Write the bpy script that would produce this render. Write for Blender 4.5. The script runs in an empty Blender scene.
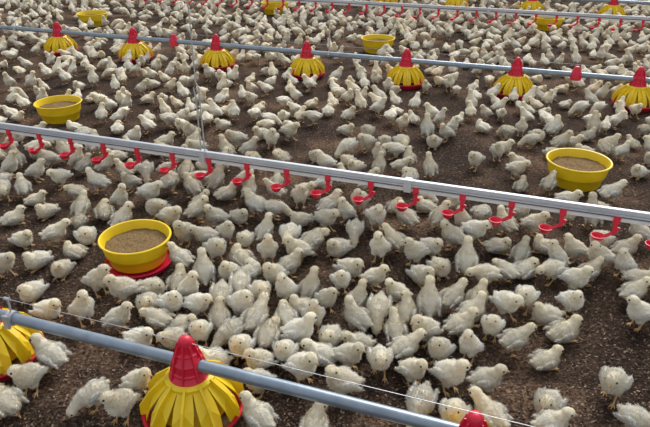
import bpy, bmesh, math, random
import numpy as np
from mathutils import Vector, Matrix, noise
random.seed(7); np.random.seed(7)
SC = bpy.context.scene; COL = SC.collection
SC.view_settings.view_transform = 'Standard'
R = math.radians
# ------------------------------------------------------------ camera model
H = 1.6; F = 620.0; PITCH = R(27.7); SP, CP = math.sin(PITCH), math.cos(PITCH)
def at(px, py, z=0.0):
    x = (px-325)/F; y = (213.5-py)/F
    d = Vector((x, CP+y*SP, -SP+y*CP)); t = (z-H)/d.z
    return Vector((d.x*t, d.y*t, z))
def proj(p):
    f = p.y*CP-(p.z-H)*SP; u = p.y*SP+(p.z-H)*CP
    if f < 0.05: return (9999, 9999, f)
    return (325+F*p.x/f, 213.5-F*u/f, f)
K = 0.3485                      # slope of the equipment lines
ANG = -math.atan(K); CA = math.cos(ANG)
def lineY(s, X): return s-K*X
# ------------------------------------------------------------ materials
def new_mat(name):
    m = bpy.data.materials.new(name); m.use_nodes = True
    nt = m.node_tree; b = nt.nodes['Principled BSDF']; return m, nt, b
def mat(name, c, rough=0.5, metal=0.0, var=0.12, scale=30, bump=0.0, spec=0.5):
    m, nt, b = new_mat(name)
    b.inputs['Roughness'].default_value = rough; b.inputs['Metallic'].default_value = metal
    b.inputs['Specular IOR Level'].default_value = spec
    tc = nt.nodes.new('ShaderNodeTexCoord'); n = nt.nodes.new('ShaderNodeTexNoise')
    n.inputs['Scale'].default_value = scale; n.inputs['Detail'].default_value = 5
    nt.links.new(tc.outputs['Object'], n.inputs['Vector'])
    r = nt.nodes.new('ShaderNodeValToRGB')
    r.color_ramp.elements[0].position = .3; r.color_ramp.elements[1].position = .7
    r.color_ramp.elements[0].color = (*[v*(1-var) for v in c], 1)
    r.color_ramp.elements[1].color = (*[min(1, v*(1+var)) for v in c], 1)
    nt.links.new(n.outputs['Fac'], r.inputs['Fac']); nt.links.new(r.outputs['Color'], b.inputs['Base Color'])
    if bump:
        bp = nt.nodes.new('ShaderNodeBump'); bp.inputs['Strength'].default_value = bump; bp.inputs['Distance'].default_value = .003
        nt.links.new(n.outputs['Fac'], bp.inputs['Height']); nt.links.new(bp.outputs['Normal'], b.inputs['Normal'])
    return m
M_yel = mat('yellow_plastic', (.88, .61, .012), .42, var=.06, scale=12)
M_red = mat('red_plastic', (.70, .015, .048), .40, var=.10, scale=12)
M_pipe = mat('galvanised_pipe', (.27, .32, .38), .36, .5, var=.16, scale=18)
M_rail = mat('aluminium_rail', (.54, .56, .61), .42, .35, var=.06, scale=9)
M_seam = mat('dark_seam', (.10, .10, .12), .6)
M_pvc = mat('white_pvc', (.74, .74, .76), .4, var=.05, scale=10)
M_wire = mat('steel_wire', (.50, .51, .53), .4, .4)
M_feed = mat('feed_grain', (.20, .13, .062), .95, var=.40, scale=90, bump=.9, spec=.1)
M_beak = mat('beak_horn', (.55, .36, .17), .5, var=.1)
M_leg = mat('leg_skin', (.58, .36, .16), .6, var=.15, scale=80)
M_eye = mat('eye_black', (.008, .006, .005), .15)
def chick_mat():
    m, nt, b = new_mat('chick_down')
    b.inputs['Roughness'].default_value = .9; b.inputs['Specular IOR Level'].default_value = .12
    b.inputs['Sheen Weight'].default_value = .3; b.inputs['Sheen Roughness'].default_value = .5
    a = nt.nodes.new('ShaderNodeAttribute'); a.attribute_name = 'Col'
    oi = nt.nodes.new('ShaderNodeObjectInfo'); rp = nt.nodes.new('ShaderNodeValToRGB')
    e = rp.color_ramp.elements; e[0].position = 0; e[0].color = (.78, .76, .72, 1); e[1].position = 1; e[1].color = (1, 1, .99, 1)
    q = e.new(.5); q.color = (.95, .91, .83, 1)
    mx = nt.nodes.new('ShaderNodeMix'); mx.data_type = 'RGBA'; mx.blend_type = 'MULTIPLY'; mx.inputs[0].default_value = 1
    nt.links.new(oi.outputs['Random'], rp.inputs['Fac'])
    nt.links.new(a.outputs['Color'], mx.inputs[6]); nt.links.new(rp.outputs['Color'], mx.inputs[7])
    nt.links.new(mx.outputs[2], b.inputs['Base Color'])
    return m
M_down = chick_mat()
def litter_mat():
    m, nt, b = new_mat('litter')
    b.inputs['Roughness'].default_value = .95; b.inputs['Specular IOR Level'].default_value = .1
    tc = nt.nodes.new('ShaderNodeTexCoord')
    def N(s, d=6, ro=.6):
        n = nt.nodes.new('ShaderNodeTexNoise'); n.inputs['Scale'].default_value = s; n.inputs['Detail'].default_value = d
        n.inputs['Roughness'].default_value = ro; nt.links.new(tc.outputs['Object'], n.inputs['Vector']); return n
    n1 = N(60, 8, .78); n2 = N(1.9, 7)
    r = nt.nodes.new('ShaderNodeValToRGB'); e = r.color_ramp.elements
    e[0].position = .36; e[0].color = (.017, .011, .009, 1); e[1].position = .68; e[1].color = (.23, .152, .105, 1)
    q = e.new(.5); q.color = (.072, .047, .034, 1)
    nt.links.new(n1.outputs['Fac'], r.inputs['Fac'])
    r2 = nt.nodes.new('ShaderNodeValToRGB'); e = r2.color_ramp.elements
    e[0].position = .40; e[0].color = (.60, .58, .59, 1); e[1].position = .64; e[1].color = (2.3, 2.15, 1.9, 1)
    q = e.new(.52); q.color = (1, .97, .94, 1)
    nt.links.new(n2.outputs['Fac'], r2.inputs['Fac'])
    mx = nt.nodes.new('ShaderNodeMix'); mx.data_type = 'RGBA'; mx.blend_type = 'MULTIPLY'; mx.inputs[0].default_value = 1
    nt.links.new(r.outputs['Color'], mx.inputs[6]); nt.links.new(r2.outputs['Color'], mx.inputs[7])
    nt.links.new(mx.outputs[2], b.inputs['Base Color'])
    bp = nt.nodes.new('ShaderNodeBump'); bp.inputs['Strength'].default_value = 1; bp.inputs['Distance'].default_value = .02
    nt.links.new(n1.outputs['Fac'], bp.inputs['Height']); nt.links.new(bp.outputs['Normal'], b.inputs['Normal'])
    return m
M_litter = litter_mat()
def flake_mat():
    m, nt, b = new_mat('litter_flakes')
    b.inputs['Roughness'].default_value = .9; b.inputs['Specular IOR Level'].default_value = .1
    a = nt.nodes.new('ShaderNodeAttribute'); a.attribute_name = 'Col'
    nt.links.new(a.outputs['Color'], b.inputs['Base Color']); return m
M_flake = flake_mat()
# ------------------------------------------------------------ mesh helpers
def lathe(bm, prof, n=32, cx=0, cy=0):
    rings = []
    for r, z in prof:
        if r < 1e-5: rings.append([bm.verts.new((cx, cy, z))])
        else: rings.append([bm.verts.new((cx+r*math.cos(2*math.pi*i/n), cy+r*math.sin(2*math.pi*i/n), z)) for i in range(n)])
    for a, b in zip(rings, rings[1:]):
        for i in range(n):
            j = (i+1) % n
            if len(a) == 1 and len(b) == 1: continue
            if len(a) == 1: bm.faces.new((a[0], b[j], b[i]))
            elif len(b) == 1: bm.faces.new((a[i], a[j], b[0]))
            else: bm.faces.new((a[i], a[j], b[j], b[i]))
def tube(bm, pts, rad, n=10):
    pts = [Vector(p) for p in pts]
    if not isinstance(rad, (list, tuple)): rad = [rad]*len(pts)
    rings = []
    for k, p in enumerate(pts):
        d = (pts[min(k+1, len(pts)-1)]-pts[max(k-1, 0)]).normalized()
        up = Vector((0, 0, 1)) if abs(d.z) < .9 else Vector((1, 0, 0))
        a = d.cross(up).normalized(); b = d.cross(a)
        rings.append([bm.verts.new(p+(a*math.cos(2*math.pi*i/n)+b*math.sin(2*math.pi*i/n))*rad[k]) for i in range(n)])
    for a, b in zip(rings, rings[1:]):
        for i in range(n):
            j = (i+1) % n; bm.faces.new((a[i], a[j], b[j], b[i]))
    bm.faces.new(rings[0][::-1]); bm.faces.new(rings[-1])
def box(bm, x0, x1, y0, y1, z0, z1, bev=0):
    r = bmesh.ops.create_cube(bm, size=1)
    for v in r['verts']:
        v.co = Vector(((x0+x1)/2+v.co.x*(x1-x0), (y0+y1)/2+v.co.y*(y1-y0), (z0+z1)/2+v.co.z*(z1-z0)))
    if bev:
        es = {e for v in r['verts'] for e in v.link_edges}
        bmesh.ops.bevel(bm, geom=list(es), offset=bev, segments=2, affect='EDGES')
def ball(bm, c, r, M=None, sub=3):
    q = bmesh.ops.create_icosphere(bm, subdivisions=sub, radius=1)
    for v in q['verts']:
        p = Vector((v.co.x*r[0], v.co.y*r[1], v.co.z*r[2]))
        if M: p = M @ p
        v.co = p+Vector(c)
def finish(name, bm, m, smooth=True):
    bmesh.ops.recalc_face_normals(bm, faces=bm.faces)
    me = bpy.data.meshes.new(name); bm.to_mesh(me); bm.free()
    if m: me.materials.append(m)
    if smooth:
        me.shade_smooth()
        try: me.set_sharp_from_angle(angle=R(40))
        except Exception: pass
    return me
def obj(name, me, parent=None):
    o = bpy.data.objects.new(name, me); COL.objects.link(o)
    if parent: o.parent = parent
    return o
def empty(name, loc, rz=0, label=None, cat=None, group=None):
    o = bpy.data.objects.new(name, None); COL.objects.link(o)
    o.empty_display_size = .05; o.location = loc; o.rotation_euler = (0, 0, rz)
    if label: o['label'] = label
    if cat: o['category'] = cat
    if group: o['group'] = group
    return o
def copy_tree(o, parent=None):
    c = o.copy(); COL.objects.link(c); c.parent = parent
    for ch in list(o.children): copy_tree(ch, c)
    return c
# ------------------------------------------------------------ floor
bm = bmesh.new(); bmesh.ops.create_grid(bm, x_segments=2, y_segments=2, size=16)
for v in bm.verts: v.co.y += 8
fl = obj('floor', finish('floor', bm, M_litter, False)); fl['kind'] = 'structure'
NF = 120000
y = 1.0+8.5*np.random.rand(NF)**1.6; x = (np.random.rand(NF)*2-1)*(.8+.62*y)
ln = .002+.005*np.random.rand(NF); wd = .001+.0022*np.random.rand(NF)
ang = np.random.rand(NF)*2*np.pi; tl = (np.random.rand(NF)-.5)*1.2
ux = np.cos(ang)*np.cos(tl); uy = np.sin(ang)*np.cos(tl); uz = np.sin(tl)
vx = -np.sin(ang); vy = np.cos(ang); vz = (np.random.rand(NF)-.5)*.8
zc = np.abs(uz)*ln+np.abs(vz)*wd+.0005
V = np.zeros((NF, 4, 3))
for k, (a, b) in enumerate(((-1, -1), (1, -1), (1, 1), (-1, 1))):
    V[:, k, 0] = x+a*ux*ln+b*vx*wd; V[:, k, 1] = y+a*uy*ln+b*vy*wd; V[:, k, 2] = zc+a*uz*ln+b*vz*wd
me = bpy.data.meshes.new('litter_flakes'); me.vertices.add(NF*4); me.vertices.foreach_set('co', V.ravel())
me.loops.add(NF*4); me.loops.foreach_set('vertex_index', np.arange(NF*4)); me.polygons.add(NF)
me.polygons.foreach_set('loop_start', np.arange(NF)*4); me.update(calc_edges=True)
g = np.random.rand(NF, 1)**2.0
c = np.array([[.032, .021, .016]])*(1-g)+np.array([[.34, .235, .165]])*g
C4 = np.ones((NF, 4, 4)); C4[:, :, :3] = c[:, None, :]
ca = me.color_attributes.new('Col', 'FLOAT_COLOR', 'POINT'); ca.data.foreach_set('color', C4.ravel())
me.materials.append(M_flake)
fo = obj('litter_flakes', me); fo['kind'] = 'stuff'; fo['label'] = 'loose dark brown litter flakes covering the poultry house floor'; fo['category'] = 'litter'
# ------------------------------------------------------------ bowls
obst = []
def make_bowl():
    root = empty('feed_bowl', (0, 0, 0))
    bm = bmesh.new()
    lathe(bm, [(0, .004), (.126, .004), (.132, .0), (.138, .004), (.142, .02), (.156, .066), (.161, .070), (.164, .088), (.174, .137),
               (.181, .138), (.184, .142), (.181, .146), (.173, .145), (.169, .136), (.158, .090), (.152, .066), (.136, .022), (.125, .012), (0, .012)], 56)
    obj('bowl', finish('bowl', bm, M_yel), root)
    bm = bmesh.new(); n = 40; rings = []
    for k in range(9):
        r = .160*k/8
        rings.append([bm.verts.new((0, 0, .098))] if k == 0 else
            [bm.verts.new((r*math.cos(2*math.pi*i/n), r*math.sin(2*math.pi*i/n), .098+.004*(1-(k/8)**2)+.010*noise.noise(Vector((r*math.cos(2*math.pi*i/n)*22, r*math.sin(2*math.pi*i/n)*22, 3))))) for i in range(n)])
    for a, b in zip(rings, rings[1:]):
        for i in range(n):
            j = (i+1) % n
            if len(a) == 1: bm.faces.new((a[0], b[i], b[j]))
            else: bm.faces.new((a[i], b[i], b[j], a[j]))
    f = obj('feed', finish('feed', bm, M_feed), root)
    return root
bowl0 = make_bowl()
bowls = [(135, 236, 71, 'large yellow bowl of feed with red tray beneath, nearest on the left', True),
         (579, 160, 63, 'large yellow bowl of feed just behind the middle drinker line at right', False),
         (58, 102, 46, 'yellow bowl of feed at the left edge between middle drinker line and second feed pipe', False),
         (378, 38, 34, 'small yellow bowl behind the second feed pipe near the photo centre', False),
         (92, 13, 30, 'small yellow bowl far back at the top left', False),
         (275, 2, 28, 'tiny far yellow bowl cut by the top edge, beyond the far drinker line', False),
         (549, 17, 30, 'small yellow bowl just in front of the far drinker line at upper right', False)]
bowl_w = []
for i, (px, py, w, lab, tray) in enumerate(bowls):
    P = at(px, py, .14); fwd = proj(P)[2]; s = min(1.1, max(.9, w/(F/fwd)/.368))
    P = at(px, py, .142*s+(.018 if tray else 0))
    o = bowl0 if i == 0 else copy_tree(bowl0)
    o.location = (P.x, P.y, .016 if tray else 0); o.scale = (s, s, s); o.rotation_euler.z = random.random()*6
    o['label'] = lab; o['category'] = 'feed bowl'; o['group'] = 'yellow feed bowls'
    obst.append((P.x, P.y, .18*s)); bowl_w.append((P.x, P.y))
bm = bmesh.new()
lathe(bm, [(0, .0), (.136, .0), (.150, .006), (.155, .024), (.159, .028), (.156, .032), (.150, .028), (.144, .012), (.134, .008), (0, .008)], 48)
t = obj('feed_tray', finish('feed_tray', bm, M_red)); t.location = (bowl_w[0][0]+.006, bowl_w[0][1]-.016, 0)
t['label'] = 'shallow round red tray under the nearest yellow bowl'; t['category'] = 'tray'
# ------------------------------------------------------------ pan feeders
def make_feeder():
    root = empty('pan_feeder', (0, 0, 0))
    bm = bmesh.new()
    lathe(bm, [(0, .002), (.10, .002), (.135, .0), (.155, .012), (.168, .042), (.172, .045), (.169, .051), (.162, .049), (.146, .022), (.12, .010), (0, .012)], 48)
    obj('pan', finish('pan', bm, M_red), root)
    bm = bmesh.new(); lathe(bm, [(0, .045), (.06, .04), (.12, .026), (.146, .024)], 40)
    obj('feed', finish('feed', bm, M_feed), root)
    bm = bmesh.new()                                     # yellow grille : collar, inner cone, broad petals, chunky standing blades
    lathe(bm, [(.050, .154), (.076, .154), (.082, .162), (.082, .180), (.068, .188), (.050, .186), (.050, .154)], 40)
    lathe(bm, [(.058, .158), (.108, .096), (.118, .056), (.113, .056), (.102, .094), (.052, .154)], 40)
    NP = 10
    for k in range(NP):
        a0 = 2*math.pi*k/NP; w = math.pi/NP
        def P(r, a, z): return Vector((r*math.cos(a0+a), r*math.sin(a0+a), z))
        up = [P(.076, -w*.98, .172), P(.076, w*.98, .172), P(.116, w*.90, .132), P(.146, w*.76, .094), P(.160, w*.66, .052), P(.160, -w*.66, .052), P(.146, -w*.76, .094), P(.116, -w*.90, .132)]
        m_ = len(up); md = P(.125, 0, .124)
        tm = bm.verts.new(md+Vector((0, 0, .003))); bmm = bm.verts.new(md-Vector((0, 0, .003)))
        top = [bm.verts.new(p+Vector((0, 0, .003))) for p in up]; bot = [bm.verts.new(p-Vector((0, 0, .003))) for p in up]
        for i in range(m_):
            j = (i+1) % m_; bm.faces.new((top[i], top[j], tm)); bm.faces.new((bot[j], bot[i], bmm)); bm.faces.new((top[i], bot[i], bot[j], top[j]))
        n = Vector((-math.sin(a0), math.cos(a0), 0))*.004
        b = [[bm.verts.new(P(r, 0, z)+s*n) for r, z in ((.070, .166), (.120, .118), (.158, .054), (.173, .054), (.172, .092), (.136, .142), (.078, .188))] for s in (-1, 1)]
        bm.faces.new(b[0]); bm.faces.new(b[1][::-1])
        for i in range(7):
            j = (i+1) % 7; bm.faces.new((b[0][i], b[1][i], b[1][j], b[0][j]))
    obj('grille', finish('grille', bm, M_yel, False), root)
    bm = bmesh.new()
    lathe(bm, [(.048, .05), (.052, .05), (.052, .165), (.048, .165), (.048, .05)], 28)
    obj('feed_tube', finish('feed_tube', bm, M_yel), root)
    bm = bmesh.new()
    lathe(bm, [(0, .168), (.063, .168), (.067, .176), (.067, .190), (.060, .194), (.055, .204), (.057, .212), (.051, .216), (.046, .238), (.049, .245), (.043, .250),
               (.034, .272), (.037, .278), (.027, .284), (.023, .306), (.024, .322), (.018, .332), (.010, .338), (0, .339)], 28)
    for k in range(8):
        a = 2*math.pi*k/8+.2; n = Vector((-math.sin(a), math.cos(a), 0))*.002
        b = [[bm.verts.new(Vector((r*math.cos(a), r*math.sin(a), z))+s*n) for r, z in ((.04, .192), (.067, .192), (.051, .248), (.030, .312), (.013, .312))] for s in (-1, 1)]
        bm.faces.new(b[0]); bm.faces.new(b[1][::-1])
        for i in range(5):
            j = (i+1) % 5; bm.faces.new((b[0][i], b[1][i], b[1][j], b[0][j]))
    obj('cone_cap', finish('cone_cap', bm, M_red), root)
    bm = bmesh.new()
    tube(bm, [(-.045, 0, .232), (.045, 0, .232)], .030, 20)
    obj('pipe_saddle', finish('pipe_saddle', bm, M_red), root)
    return root
fe0 = make_feeder(); first = [True]
S1, SD, S2, SD2, S3 = 1.407, 2.986, 5.806, 8.56, 10.2
def place_feeder(s, X, lab, group, zs=1):
    o = fe0 if first[0] else copy_tree(fe0); first[0] = False
    o.location = (X, lineY(s, X), 0); o.rotation_euler = (0, 0, ANG); o['label'] = lab; o['category'] = 'feeder'; o['group'] = group
    o.scale.z = zs
    obst.append((X, lineY(s, X), .17))
place_feeder(S1, -.446, 'largest yellow feeder with red cone cap on the nearest feed pipe', 'pan feeders')
place_feeder(S1, .418, 'feeder at the bottom edge of which only the red cone tip shows', 'pan feeders', .93)
place_feeder(S1, -1.25, 'yellow feeder cut off by the left edge on the nearest feed pipe', 'pan feeders')
ordn = ['leftmost', 'second from left', 'third from left', 'middle', 'third from right', 'second from right', 'rightmost']
for i in range(7):
    place_feeder(S2, -2.87+.9*i, f'yellow feeder with red cone cap on the second feed pipe, {ordn[i]} of seven', 'pan feeders')
vis3 = []
for i in range(8):
    X = 3.94-1.0*i
    p = proj(Vector((X, lineY(S3, X), .1)))
    if p[1] > -8: vis3.append(X)
vis3.sort()
for i, X in enumerate(vis3):
    o_ = ['leftmost', 'second from left', 'third from left', 'fourth from left', 'fifth from left', 'sixth from left', 'seventh from left'][i]
    place_feeder(S3, X, f'tiny far yellow feeder at the top edge, {o_} of its far row', 'pan feeders')
# ------------------------------------------------------------ lines
def feed_pipe(s, lab, caps=(), brackets=(), hang=(), u0=-11, u1=7, wz=.315, pr=.0225):
    root = empty('feed_pipe', (0, s, 0), ANG, lab, 'pipe', None)
    bm = bmesh.new(); n = 40
    tube(bm, [(u0+(u1-u0)*i/n, 0, .232) for i in range(n+1)], pr, 24)
    obj('pipe', finish('pipe', bm, M_pipe), root)
    for u in brackets:
        bm = bmesh.new(); tube(bm, [(u-.012, 0, .232), (u+.012, 0, .232)], .0275, 20)
        tube(bm, [(u, 0, .255), (u+.004, 0, .285), (u, 0, wz)], .0035, 8); tube(bm, [(u-.012, 0, wz), (u+.012, 0, wz)], .006, 8)
        box(bm, u-.012, u+.012, -.034, -.022, .205, .26, .002)
        obj('wire_bracket', finish('wire_bracket', bm, M_wire), root)
    bm = bmesh.new(); tube(bm, [(u0, 0, wz), (u1, 0, wz)], .0011, 6)
    obj('guard_wire', finish('guard_wire', bm, M_wire), root)
    for X in caps:
        u = X/CA; bm = bmesh.new()
        lathe(bm, [(0, .19), (.044, .19), (.046, .20), (.040, .235), (.036, .26), (.026, .285), (.018, .300), (0, .305)], 20, u, 0)
        tube(bm, [(u-.04, 0, .232), (u+.04, 0, .232)], .029, 18)
        obj('outlet_cap', finish('outlet_cap', bm, M_red), root)
    for X in hang:
        u = X/CA; bm = bmesh.new(); tube(bm, [(u, 0, .25), (u, 0, 3.2)], .0065, 6)
        tube(bm, [(u-.008, 0, .232), (u+.008, 0, .232)], .0265, 18)
        obj('hanger_wire', finish('hanger_wire', bm, M_wire), root)
    return root
feed_pipe(S1, 'thick grey metal feed pipe crossing the bottom left foreground', brackets=(-1.19, 1.3), u0=-9, u1=3.6, pr=.0205)
feed_pipe(S2, 'grey metal feed pipe with seven feeders crossing the upper part of the photo', caps=(-1.52, 2.08), hang=(.04,), brackets=(-3.6,))
feed_pipe(S3, 'far thin grey feed pipe along the top edge, beyond the far drinker line')
def cup_meshes():
    bm = bmesh.new()
    box(bm, -.015, .015, -.019, .019, .232, .272, .002)
    box(bm, -.009, .009, -.019, .000, .176, .240, .002)
    tube(bm, [(.006, -.009, .190), (-.024, -.011, .166), (-.052, -.012, .150)], [.0095, .009, .0085], 4)
    box(bm, .004, .022, -.016, -.002, .194, .212, .002)
    a = finish('nipple_drinker', bm, M_red, False)
    bm = bmesh.new()
    lathe(bm, [(0, .130), (.016, .130), (.022, .136), (.030, .155), (.033, .159), (.029, .160), (.020, .141), (0, .137)], 24, -.064, -.013)
    b = finish('drip_cup', bm, M_red)
    return a, b
cm = cup_meshes()
def drinker_line(s, lab, u0, u1, X0, hooks, cx0, cx1, wz):
    root = empty('drinker_line', (0, s, 0), ANG, lab, 'drinker line')
    bm = bmesh.new(); box(bm, u0, u1, -.012, .012, .280, .302, .002); box(bm, u0, u1, -.020, .020, .272, .280, .001)
    obj('rail', finish('rail', bm, M_rail, False), root)
    bm = bmesh.new(); box(bm, u0, u1, -.009, .009, .262, .273)
    obj('clip_strip', finish('clip_strip', bm, M_seam, False), root)
    bm = bmesh.new(); box(bm, u0, u1, -.0115, .0115, .241, .263, .004)
    obj('water_pipe', finish('water_pipe', bm, M_pvc), root)
    X = X0
    while X > cx0: X -= .221
    while X < cx1:
        X += .221
        n = obj('nipple_drinker', cm[0], root); n.location = (X/CA, 0, 0)
        d = obj('drip_cup', cm[1], n)
    for X in hooks:
        u = X/CA; bm = bmesh.new()
        box(bm, u-.02, u+.02, -.022, .022, .238, .306, .003)
        obj('rail_clamp', finish('rail_clamp', bm, M_rail), root)
    for X in hooks[:1]:
        u = X/CA; bm = bmesh.new()
        tube(bm, [(u-.012, 0, .30), (u-.012, 0, .60), (u-.02, 0, .66), (u-.004, 0, .69), (u+.012, 0, .66), (u+.010, 0, .60), (u+.012, 0, .30)], .0038, 8)
        tube(bm, [(u-.004, 0, .685), (u-.004, 0, 3.2)], wz, 6)
        obj('hanger_wire', finish('hanger_wire', bm, M_wire), root)
    return root
drinker_line(SD, 'long pale drinker rail with red drip cups crossing the photo middle', -9, 4.5, 1.3445, (-.68, .42, 1.9), -2.6, 2.0, .0034)
drinker_line(SD2, 'far pale drinker rail with small red drip cups across the top', -12, 7, .1, (2.0,), -3.2, 4.6, .004)
# ------------------------------------------------------------ chick models
POSES = {
 'stand':  dict(pitch=22, zb=.082, head=(.048, 0, .140), hd=(1, 0, -.12), legs='stand', w='standing'),
 'walk':   dict(pitch=12, zb=.082, head=(.064, 0, .131), hd=(1, 0, -.15), legs='walk', w='standing'),
 'alert':  dict(pitch=42, zb=.090, head=(.034, 0, .168), hd=(1, 0, -.02), legs='stand', w='upright'),
 'left':   dict(pitch=22, zb=.082, head=(.043, .013, .142), hd=(.35, .95, -.1), legs='stand', w='head-turned'),
 'right':  dict(pitch=22, zb=.082, head=(.043, -.013, .142), hd=(.35, -.95, -.1), legs='stand', w='head-turned'),
 'peck':   dict(pitch=-16, zb=.080, head=(.087, .004, .036), hd=(.62, .08, -.8), legs='stand', w='pecking'),
 'low':    dict(pitch=2, zb=.080, head=(.077, -.006, .090), hd=(1, -.1, -.5), legs='walk', w='stooping'),
 'preen':  dict(pitch=14, zb=.082, head=(.014, .044, .116), hd=(-.75, .45, -.5), legs='stand', w='preening'),
 'sit':    dict(pitch=8, zb=.043, head=(.048, .004, .088), hd=(1, .1, -.1), legs='sit', w='sitting'),
 'sitr':   dict(pitch=4, zb=.043, head=(.034, -.012, .078), hd=(.4, -.9, -.15), legs='sit', w='sitting'),
}
def chick_balls(p):
    B = []
    Mr = Matrix.Rotation(-R(p['pitch']), 3, 'Y'); piv = Vector((0, 0, p['zb']))
    T = lambda x, y, z: piv+Mr @ Vector((x, y, z))
    B.append((T(-.002, 0, 0), (.049, .0405, .039), Mr)); B.append((T(-.033, 0, .001), (.030, .030, .027), Mr))
    M2 = Matrix.Rotation(-R(p['pitch']-24), 3, 'Y')
    B.append((T(-.061, 0, .010), (.017, .011, .0070), M2)); B.append((T(.019, 0, .001), (.034, .037, .036), Mr))
    for s in (1, -1):
        Mw = Mr @ Matrix.Rotation(R(14), 3, 'Y') @ Matrix.Rotation(-s*R(5), 3, 'Z')
        B.append((T(-.006, s*.0405, .008), (.031, .0085, .017), Mw))
        B.append((T(-.040, s*.0385, .002), (.026, .0052, .0085), Mw))
        if p['legs'] != 'sit': B.append((T(-.002, s*.019, -.031), (.016, .012, .018), None))
    h = Vector(p['head']); n0 = T(.028, 0, .014)
    mid = (n0+h)/2+Vector((.004, 0, .003))*(1 if h.z > p['zb'] else 1.5)
    for i in range(7):
        t = i/6; q = n0*(1-t)**2+mid*2*t*(1-t)+h*t*t; r = .0280*(1-t)+.0172*t
        B.append((q, (r, r*.96, r), None))
    d = Vector(p['hd']).normalized(); side = Vector((0, 0, 1)).cross(d).normalized(); up = d.cross(side)
    Mh = Matrix((d, side, up)).transposed()
    B.append((h, (.0235, .0207, .0207), Mh)); B.append((h+d*.015-up*.002, (.0110, .0095, .0095), Mh))
    return B, h, d, side, up, Mh
def remeshed(balls, vox, it):
    bm = bmesh.new()
    for c, r, M in balls: ball(bm, c, r, M)
    me = bpy.data.meshes.new('tmp'); bm.to_mesh(me); bm.free()
    o = bpy.data.objects.new('tmp', me); COL.objects.link(o)
    m = o.modifiers.new('r', 'REMESH'); m.mode = 'VOXEL'; m.voxel_size = vox
    s = o.modifiers.new('s', 'SMOOTH'); s.factor = .5; s.iterations = it
    dg = bpy.context.evaluated_depsgraph_get(); dg.update()
    out = bpy.data.meshes.new_from_object(o.evaluated_get(dg))
    bpy.data.objects.remove(o); bpy.data.meshes.remove(me)
    out.calc_loop_triangles(); nn = [v.normal.copy() for v in out.vertices]
    for v, n in zip(out.vertices, nn):
        if v.co.z > .012: v.co += n*(.0018*noise.noise(v.co*75))
    return out
def down_color(v, h, rr):
    dh = (v-h).length; k = max(0, min(1, 1-(dh-.02)/.05))
    base = Vector((.80, .78, .72)); yel = Vector((.85, .77, .58))
    c = base.lerp(yel, .8*k)
    if dh > .05:
        n = noise.noise(v*45); c = c.lerp(Vector((.88, .88, .86)) if abs(v.y) > .036 else yel, max(0, min(1, .28+.5*n)))
    c = c*(1+.07*noise.noise(v*110))
    if abs(v.y) > .038 and dh > .045: c = c*(.89+.15*math.sin(v.x*480+v.z*300))
    return c*rr
def fluff(me, h, n, L, W, seed):
    rnd = random.Random(seed); me.calc_loop_triangles()
    tris = [(t.vertices[:], t.area, t.normal.copy()) for t in me.loop_triangles]
    w = [t[1] for t in tris]; vs = []; fs = []; cs = []
    for (vi, a, nn) in rnd.choices(tris, w, k=n):
        a_, b_ = rnd.random(), rnd.random()
        if a_+b_ > 1: a_, b_ = 1-a_, 1-b_
        p0, p1, p2 = [me.vertices[i].co for i in vi]; p = p0+(p1-p0)*a_+(p2-p0)*b_
        back = Vector((-1, 0, -.35))+Vector((rnd.uniform(-.3, .3), rnd.uniform(-.4, .4), rnd.uniform(-.4, .4)))
        tan = (back-nn*back.dot(nn)).normalized()
        near = (p-h).length < .035
        d = (tan*.8+nn*rnd.uniform(.3, .9)).normalized(); sd = nn.cross(tan).normalized()
        l = L*rnd.uniform(.6, 1.3)*(.5 if near else 1); ww = W*rnd.uniform(.7, 1.3)
        k = len(vs); vs += [p-sd*ww-nn*.0008, p+sd*ww-nn*.0008, p+d*l]; fs.append((k, k+1, k+2))
        c = down_color(p, h, rnd.uniform(.94, 1.08)); cs += [c, c, c]
    return vs, fs, cs
def body_mesh(name, p, vox, it, nfl, L, W, seed):
    B, h, d, side, up, Mh = chick_balls(p)
    me = remeshed(B, vox, it)
    vs = [v.co.copy() for v in me.vertices]; fs = [tuple(q.vertices) for q in me.polygons]
    cs = [down_color(v, h, 1) for v in vs]
    a, b, c = fluff(me, h, nfl, L, W, seed); k = len(vs); nb = len(fs)
    vs += a; fs += [tuple(i+k for i in f) for f in b]; cs += c
    bpy.data.meshes.remove(me)
    out = bpy.data.meshes.new(name); out.from_pydata([tuple(v) for v in vs], [], fs)
    at_ = out.color_attributes.new('Col', 'FLOAT_COLOR', 'POINT')
    at_.data.foreach_set('color', np.array([(*c, 1) for c in cs], dtype=np.float32).ravel())
    out.polygons.foreach_set('use_smooth', [True]*nb+[False]*(len(fs)-nb)); out.materials.append(M_down)
    return out, h, d, side, up
def beak_mesh(h, d, up, low=False):
    bm = bmesh.new(); b = h+d*.0205-up*.002
    tube(bm, [b-d*.004, b+d*.004, b+d*.010-up*.0012, b+d*.0155-up*.0035], [.0058, .0050, .0030, .0006], 6 if low else 10)
    return finish('beak', bm, M_beak)
def eye_mesh(h, d, side, up, s, low=False):
    bm = bmesh.new(); ball(bm, h+side*s*.0184+d*.0082+up*.0045, (.0044,)*3, None, 1 if low else 2)
    return finish('eye', bm, M_eye)
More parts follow.
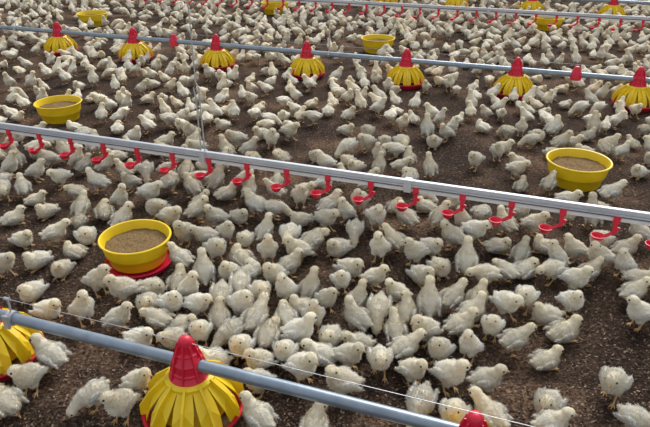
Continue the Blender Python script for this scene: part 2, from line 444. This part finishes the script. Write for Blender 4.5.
def leg_mesh(p, s, low=False):
    bm = bmesh.new(); n = 4 if low else 8; k = p['legs']
    if k == 'sit':
        fx = .030; base = Vector((fx, s*.022, .0045)); tube(bm, [(0, s*.02, .02), (.012, s*.022, .008), base], [.004, .004, .0035], n)
    else:
        dx = {'stand': (.004, .004), 'walk': (.026, -.020)}[k][0 if s > 0 else 1]
        hip = Vector((-.004, s*.019, .052)); hock = Vector((-.016+dx*.4, s*.0195, .034)); base = Vector((.002+dx, s*.021, .0045))
        tube(bm, [hip, hock, hock+(base-hock)*.5, base], [.007, .0042, .0034, .0038], n)
    for a, l in ((-28, .021), (0, .026), (28, .021), (180, .011)):
        q = Vector((math.cos(R(a)), math.sin(R(a)), 0))
        tube(bm, [base, base+q*l*.5+Vector((0, 0, .001)), base+q*l-Vector((0, 0, .003))], [.0032, .0028, .0013], n)
    return finish('leg', bm, M_leg)
MODEL = {}; LOW = {}
for i, (k, p) in enumerate(POSES.items()):
    bme, h, d, side, up = body_mesh('body', p, .0034, 2, 5000, .0105, .0012, i)
    MODEL[k] = [('body', bme), ('beak', beak_mesh(h, d, up)), ('eye', eye_mesh(h, d, side, up, 1)), ('eye', eye_mesh(h, d, side, up, -1)),
                ('leg', leg_mesh(p, 1)), ('leg', leg_mesh(p, -1))]
    lme, h, d, side, up = body_mesh('low', p, .0078, 2, 200, .011, .0026, i)
    VV = []; FF = []; CC = []; MM = []; off = 0
    for me, mi in ((lme, 0), (beak_mesh(h, d, up, True), 1), (eye_mesh(h, d, side, up, 1, True), 2), (eye_mesh(h, d, side, up, -1, True), 2),
                   (leg_mesh(p, 1, True), 1), (leg_mesh(p, -1, True), 1)):
        me.calc_loop_triangles(); nv = len(me.vertices)
        co = np.zeros(nv*3); me.vertices.foreach_get('co', co); VV.append(co.reshape(-1, 3))
        t = np.zeros(len(me.loop_triangles)*3, dtype=np.int64); me.loop_triangles.foreach_get('vertices', t)
        FF.append(t.reshape(-1, 3)+off); MM.append(np.full(len(me.loop_triangles), mi)); off += nv
        cc = np.ones((nv, 4))
        if mi == 0: q = np.zeros(nv*4, dtype=np.float32); me.color_attributes['Col'].data.foreach_get('color', q); cc = q.reshape(-1, 4)
        CC.append(cc); bpy.data.meshes.remove(me)
    LOW[k] = (np.vstack(VV), np.vstack(FF), np.vstack(CC), np.concatenate(MM))
# ------------------------------------------------------------ chick positions
RAW = """
5 402 B s;28 376 F s;50 354 R d;92 392 L p;46 303 R d;83 309 F s;120 403 F a;148 383 F s;118 316 R s;155 298 R d;158 316 L s;172 336 F s;186 316 R d
215 352 L d;200 300 F s;219 297 R s;243 300 F s;255 360 L s;257 414 R d;222 384 L d;235 335 F s;265 322 B s;280 345 F s;303 356 R s;288 318 L s;310 318 F a
315 425 B a;342 382 FL a;345 345 F a;380 358 FL s;413 368 F a;396 330 R s;450 374 F a;487 378 R s;440 348 L s;425 328 L s;462 322 F s;516 338 R s
548 352 R d;490 322 F a;550 396 L s;553 421 R s;614 382 L s;428 405 F s;455 416 F s;482 414 L s;638 419 F s;430 303 R a;398 310 L s;455 300 B s;478 296 R s
510 302 R s;545 308 L s;572 300 L s;360 300 R a;341 278 F a;375 275 R s;397 290 L s;303 290 R s;322 295 L s;425 268 R d;465 262 B a;487 272 L s
510 268 L s;530 265 R d;572 277 F s;600 256 L s;558 256 F s;635 290 R s;640 312 L s;637 275 F s;618 262 FL s;35 254 F s;60 262 F s;55 232 R s;85 230 F s
72 245 L d;98 280 R s;123 289 F s;12 212 R d;3 262 R s;155 281 R d;180 275 R s;178 256 L d;186 292 F s;202 272 L s;226 270 F s;216 248 F s;250 272 R s;240 252 L d
262 295 F s;275 272 F s;290 262 R s;268 250 R s;283 292 F a;245 232 L s;265 230 R s;290 234 F s;313 242 R s;300 214 L s;326 218 R s;346 211 L a;336 242 L d;270 206 R s
240 210 F s;216 216 L s;200 200 R s;186 232 F s;170 216 R s;192 186 L s;226 188 R s;415 252 L s;394 240 L s;380 248 F s;432 240 R s;452 236 L s;475 230 F s
440 216 R s;406 216 L s;376 216 F s;500 240 R d;522 252 R s;545 240 L s;482 212 R s;582 250 F s;602 234 L s;626 248 R s;130 180 F a;105 164 R s;120 198 R s;76 190 L s
85 206 R s;60 176 F s;36 170 R s;20 186 L s;10 166 R s;4 188 F s;100 206 L d;150 192 R s;156 208 F s;168 170 R s;258 205 L s
355 228 F s;462 218 L s;590 215 L s;535 222 F s;360 322 L s;330 330 R d;375 312 F s
222 315 L s;205 325 F s;140 330 R d;470 345 F s;470 310 R s;530 300 F s;560 320 R d
45 205 F d;30 285 F s;240 285 R s;350 262 R s;440 262 L s;548 268 L s;590 270 R s;300 250 L s;205 235 L s;225 230 R s
330 205 R s;360 200 F s;395 200 R s;425 200 L s;455 200 F s;505 222 L s;520 210 R s;570 212 F s;640 232 L s;250 190 R s;275 190 L s;300 195 F s
192 326 R s;248 345 L s;268 338 R s;296 335 F s;318 345 L d;332 300 F s;350 330 L d;405 345 R s;385 330 F s;228 300 L s;172 300 R s;300 305 L s
"""
FAC = dict(R=0, L=180, F=-90, B=90, FL=-135, FR=-45, BL=135, BR=45)
rnd = random.Random(11)
def pick(code):
    if code == 's': return rnd.choices(['stand', 'walk', 'left', 'right', 'low', 'alert', 'peck', 'sit', 'sitr', 'preen'], [3, 2.4, 1.7, 1.7, 1.3, 2.0, 1.4, 1.0, 1.0, .6])[0]
    if code == 'a': return rnd.choice(['alert', 'alert', 'left', 'right', 'stand'])
    if code == 'p': return 'peck'
    return rnd.choice(['sit', 'sitr'])
ch = []
for row in RAW.replace('\n', ';').split(';'):
    if not row.strip(): continue
    a, b, f, c = row.split(); P = at(float(a), float(b), .075)
    if any((q[0]-P.x)**2+(q[1]-P.y)**2 < .062**2 for q in ch): continue
    ch.append([P.x, P.y, R(FAC[f]+rnd.uniform(-55, 55)), pick(c), rnd.uniform(.84, 1.04), True])
def clump(x, y): return noise.noise(Vector((x*1.6, y*1.6, 5.1)))+.5*noise.noise(Vector((x*3.1, y*3.1, 9)))
grid = {}
def key(x, y): return (int(math.floor(x/.2)), int(math.floor(y/.2)))
def free(x, y, dm):
    kx, ky = key(x, y)
    for i in (-1, 0, 1):
        for j in (-1, 0, 1):
            for q in grid.get((kx+i, ky+j), ()):
                if (q[0]-x)**2+(q[1]-y)**2 < dm*dm: return False
    return True
for c in ch: grid.setdefault(key(c[0], c[1]), []).append(c)
extra = []
for _ in range(60000):
    yy = 1.3+10.9*rnd.random()**.85; xx = rnd.uniform(-1, 1)*(1.2+.60*yy)
    px, py, f = proj(Vector((xx, yy, .075)))
    inner = 186 < py < 440 and -10 < px < 660
    if inner and (py > 325 or rnd.random() < .6): continue
    s = yy+K*xx
    dens = .50+.95*clump(xx, yy)
    for sd, w in ((SD, .45), (SD2, .6)):
        if abs(s-sd) < w: dens += .4
    if abs(s-S2) < .35: dens += .1
    if py > 440: dens -= .2
    if rnd.random()*1.0 > dens: continue
    bad = any((xx-o[0])**2+(yy-o[1])**2 < (o[2]+.055)**2 for o in obst)
    if bad: continue
    if not free(xx, yy, .104+.05*rnd.random()): continue
    c = [xx, yy, rnd.uniform(0, 2*math.pi), pick(rnd.choices(['s', 'a', 'd', 'p'], [6, 1, 1.4, .6])[0]), rnd.uniform(.80, 1.02), False]
    if len(extra) > 2400: break
    extra.append(c); ch.append(c); grid.setdefault(key(xx, yy), []).append(c)
for it in range(80):                                     # push apart
    cell = {}
    for c in ch: cell.setdefault(key(c[0], c[1]), []).append(c)
    for c in ch:
        kx, ky = key(c[0], c[1])
        for i in (-1, 0, 1):
            for j in (-1, 0, 1):
                for q in cell.get((kx+i, ky+j), ()):
                    if q is c: continue
                    dx, dy = c[0]-q[0], c[1]-q[1]; d = math.hypot(dx, dy)+1e-6; D_ = .113*(c[4]+q[4])/1.9
                    if d < D_:
                        m = (D_-d)*.25; c[0] += dx/d*m; c[1] += dy/d*m; q[0] -= dx/d*m; q[1] -= dy/d*m
        for o in obst:
            dx, dy = c[0]-o[0], c[1]-o[1]; d = math.hypot(dx, dy)+1e-6; r = o[2]+.062
            if d < r: c[0] += dx/d*(r-d); c[1] += dy/d*(r-d)
for c in ch:
    for o in obst:
        d = math.hypot(c[0]-o[0], c[1]-o[1])
        if d < o[2]+.09 and rnd.random() < .6: c[2] = math.atan2(o[1]-c[1], o[0]-c[0])+rnd.uniform(-.3, .3)
for c in ch:
    for o in obst:
        hx, hy = c[0]+.09*math.cos(c[2]), c[1]+.09*math.sin(c[2])
        if math.hypot(hx-o[0], hy-o[1]) < o[2]+.0 and c[3] in ('peck', 'low', 'sit', 'sitr'): c[3] = 'stand'
# turn each bird to the heading, near its own, where its head is least inside a neighbour
def head_gap(c, a, nb):
    hx, hy = c[0]+.06*math.cos(a), c[1]+.06*math.sin(a); g = 9
    for q in nb:
        for t in (-.03, .0, .035): g = min(g, math.hypot(hx-q[0]-t*math.cos(q[2]), hy-q[1]-t*math.sin(q[2])))
    return g
cell = {}
for c in ch: cell.setdefault(key(c[0], c[1]), []).append(c)
for _ in range(2):
    for c in ch:
        kx, ky = key(c[0], c[1])
        nb = [q for i in (-1, 0, 1) for j in (-1, 0, 1) for q in cell.get((kx+i, ky+j), ()) if q is not c and math.hypot(q[0]-c[0], q[1]-c[1]) < .2]
        if nb and head_gap(c, c[2], nb) < .062:
            c[2] = max((c[2]+R(d) for d in (-60, -40, -20, 0, 20, 40, 60)), key=lambda a: head_gap(c, a, nb))
seen = []
for c in ch:
    px, py, f = proj(Vector((c[0], c[1], .075))); c.append(px); c.append(py); c.append(f)
    if -14 < px < 664 and -10 < py < 440: seen.append(c)
seen.sort(key=lambda c: c[8]); near = seen[:300]; nid = {id(c) for c in near}
# ---- labels
def zone(c):
    for (bx, by), w in zip(bowl_w[:3], ('beside yellow bowl with red tray', 'beside large yellow bowl at right', 'beside yellow bowl at left edge')):
        if math.hypot(c[0]-bx, c[1]-by) < .34: return w
    if math.hypot(c[0]+.446, c[1]-lineY(S1, -.446)) < .32: return 'beside nearest red-capped feeder'
    s = c[1]+K*c[0]
    if s < 1.407: return 'before nearest feed pipe'
    if s < 1.85: return 'just behind nearest feed pipe'
    if s < 2.25: return 'well behind nearest feed pipe'
    if s < 2.72: return 'just before middle drinker line'
    if s < 3.15: return 'directly under middle drinker line'
    if s < 3.7: return 'just behind middle drinker line'
    return 'well behind middle drinker line'
def face(a):
    a = math.degrees(a) % 360
    return 'right' if a < 45 or a >= 315 else 'away' if a < 135 else 'left' if a < 225 else 'camera'
one = ['', 'first', 'second', 'third', 'fourth', 'fifth', 'sixth', 'seventh', 'eighth', 'ninth', 'tenth', 'eleventh', 'twelfth', 'thirteenth', 'fourteenth',
       'fifteenth', 'sixteenth', 'seventeenth', 'eighteenth', 'nineteenth', 'twentieth']
cls = {}
for c in near: cls.setdefault((POSES[c[3]]['w'], face(c[2]), zone(c)), []).append(c)
lab = {}
for (w, f, z), L in cls.items():
    L.sort(key=lambda c: c[6])
    for i, c in enumerate(L):
        if len(L) == 1: lab[id(c)] = f'only cream chick {w}, facing {f}, {z}'
        else: lab[id(c)] = f'cream chick {w}, facing {f}, {one[i+1] if i else "first"} from left of such {z}'
proto = {}
for c in near:
    k = c[3]
    root = empty('chick', (c[0], c[1], 0), c[2], lab[id(c)], 'chick', 'cream chicks on the litter floor')
    root.scale = (c[4],)*3
    if k not in proto:
        proto[k] = [obj(n, me, root) for n, me in MODEL[k]]
    else:
        for q in proto[k]:
            r = q.copy(); COL.objects.link(r); r.parent = root
rest = [c for c in ch if id(c) not in nid and c[7] < 600]
VV = []; FF = []; CC = []; MM = []; off = 0
for c in rest:
    V, Fc, Cc, Mi = LOW[c[3]]; ca, sa, s = math.cos(c[2]), math.sin(c[2]), c[4]
    W = np.empty_like(V); W[:, 0] = c[0]+s*(V[:, 0]*ca-V[:, 1]*sa); W[:, 1] = c[1]+s*(V[:, 0]*sa+V[:, 1]*ca); W[:, 2] = V[:, 2]*s
    t = np.array(rnd.choice([(1, 1, 1, 1), (1.05, 1, .92, 1), (.86, .85, .84, 1), (1.08, 1.08, 1.08, 1)]))
    VV.append(W); FF.append(Fc+off); CC.append(Cc*t); MM.append(Mi); off += len(V)
V = np.vstack(VV); Fc = np.vstack(FF); Cc = np.vstack(CC); Mi = np.concatenate(MM)
me = bpy.data.meshes.new('chick_flock'); me.vertices.add(len(V)); me.vertices.foreach_set('co', V.ravel())
me.loops.add(len(Fc)*3); me.loops.foreach_set('vertex_index', Fc.ravel()); me.polygons.add(len(Fc))
me.polygons.foreach_set('loop_start', np.arange(len(Fc))*3); me.polygons.foreach_set('material_index', Mi)
me.update(calc_edges=True); me.polygons.foreach_set('use_smooth', np.ones(len(Fc), dtype=bool))
a = me.color_attributes.new('Col', 'FLOAT_COLOR', 'POINT'); a.data.foreach_set('color', Cc.astype(np.float32).ravel())
for m in (M_down, M_leg, M_eye): me.materials.append(m)
fk = obj('chick_flock', me); fk['kind'] = 'stuff'; fk['category'] = 'chicks'; fk['label'] = 'hundreds of small distant cream chicks crowding the far litter floor'
print('CHICKS total', len(ch), 'seen', len(seen), 'explicit', sum(c[5] for c in ch))
# ------------------------------------------------------------ light
w = bpy.data.worlds.new('World'); SC.world = w; w.use_nodes = True
bg = w.node_tree.nodes['Background']; bg.inputs[0].default_value = (.86, .92, 1, 1); bg.inputs[1].default_value = .66
def sun(e, ang, rx, rz, col):
    l = bpy.data.lights.new('sun', 'SUN'); l.energy = e; l.angle = R(ang); l.color = col
    o = bpy.data.objects.new('sun', l); COL.objects.link(o); o.rotation_euler = (R(rx), 0, R(rz)); o.location = (0, 0, 5)
sun(3.5, 36, -46, -22, (1, .99, .97))
cam = bpy.data.cameras.new('camera'); co = bpy.data.objects.new('camera', cam); COL.objects.link(co)
cam.sensor_width = 36; cam.lens = F/650*36; co.location = (0, 0, H); co.rotation_euler = (R(90)-PITCH, 0, 0); cam.clip_start = .05
SC.camera = co
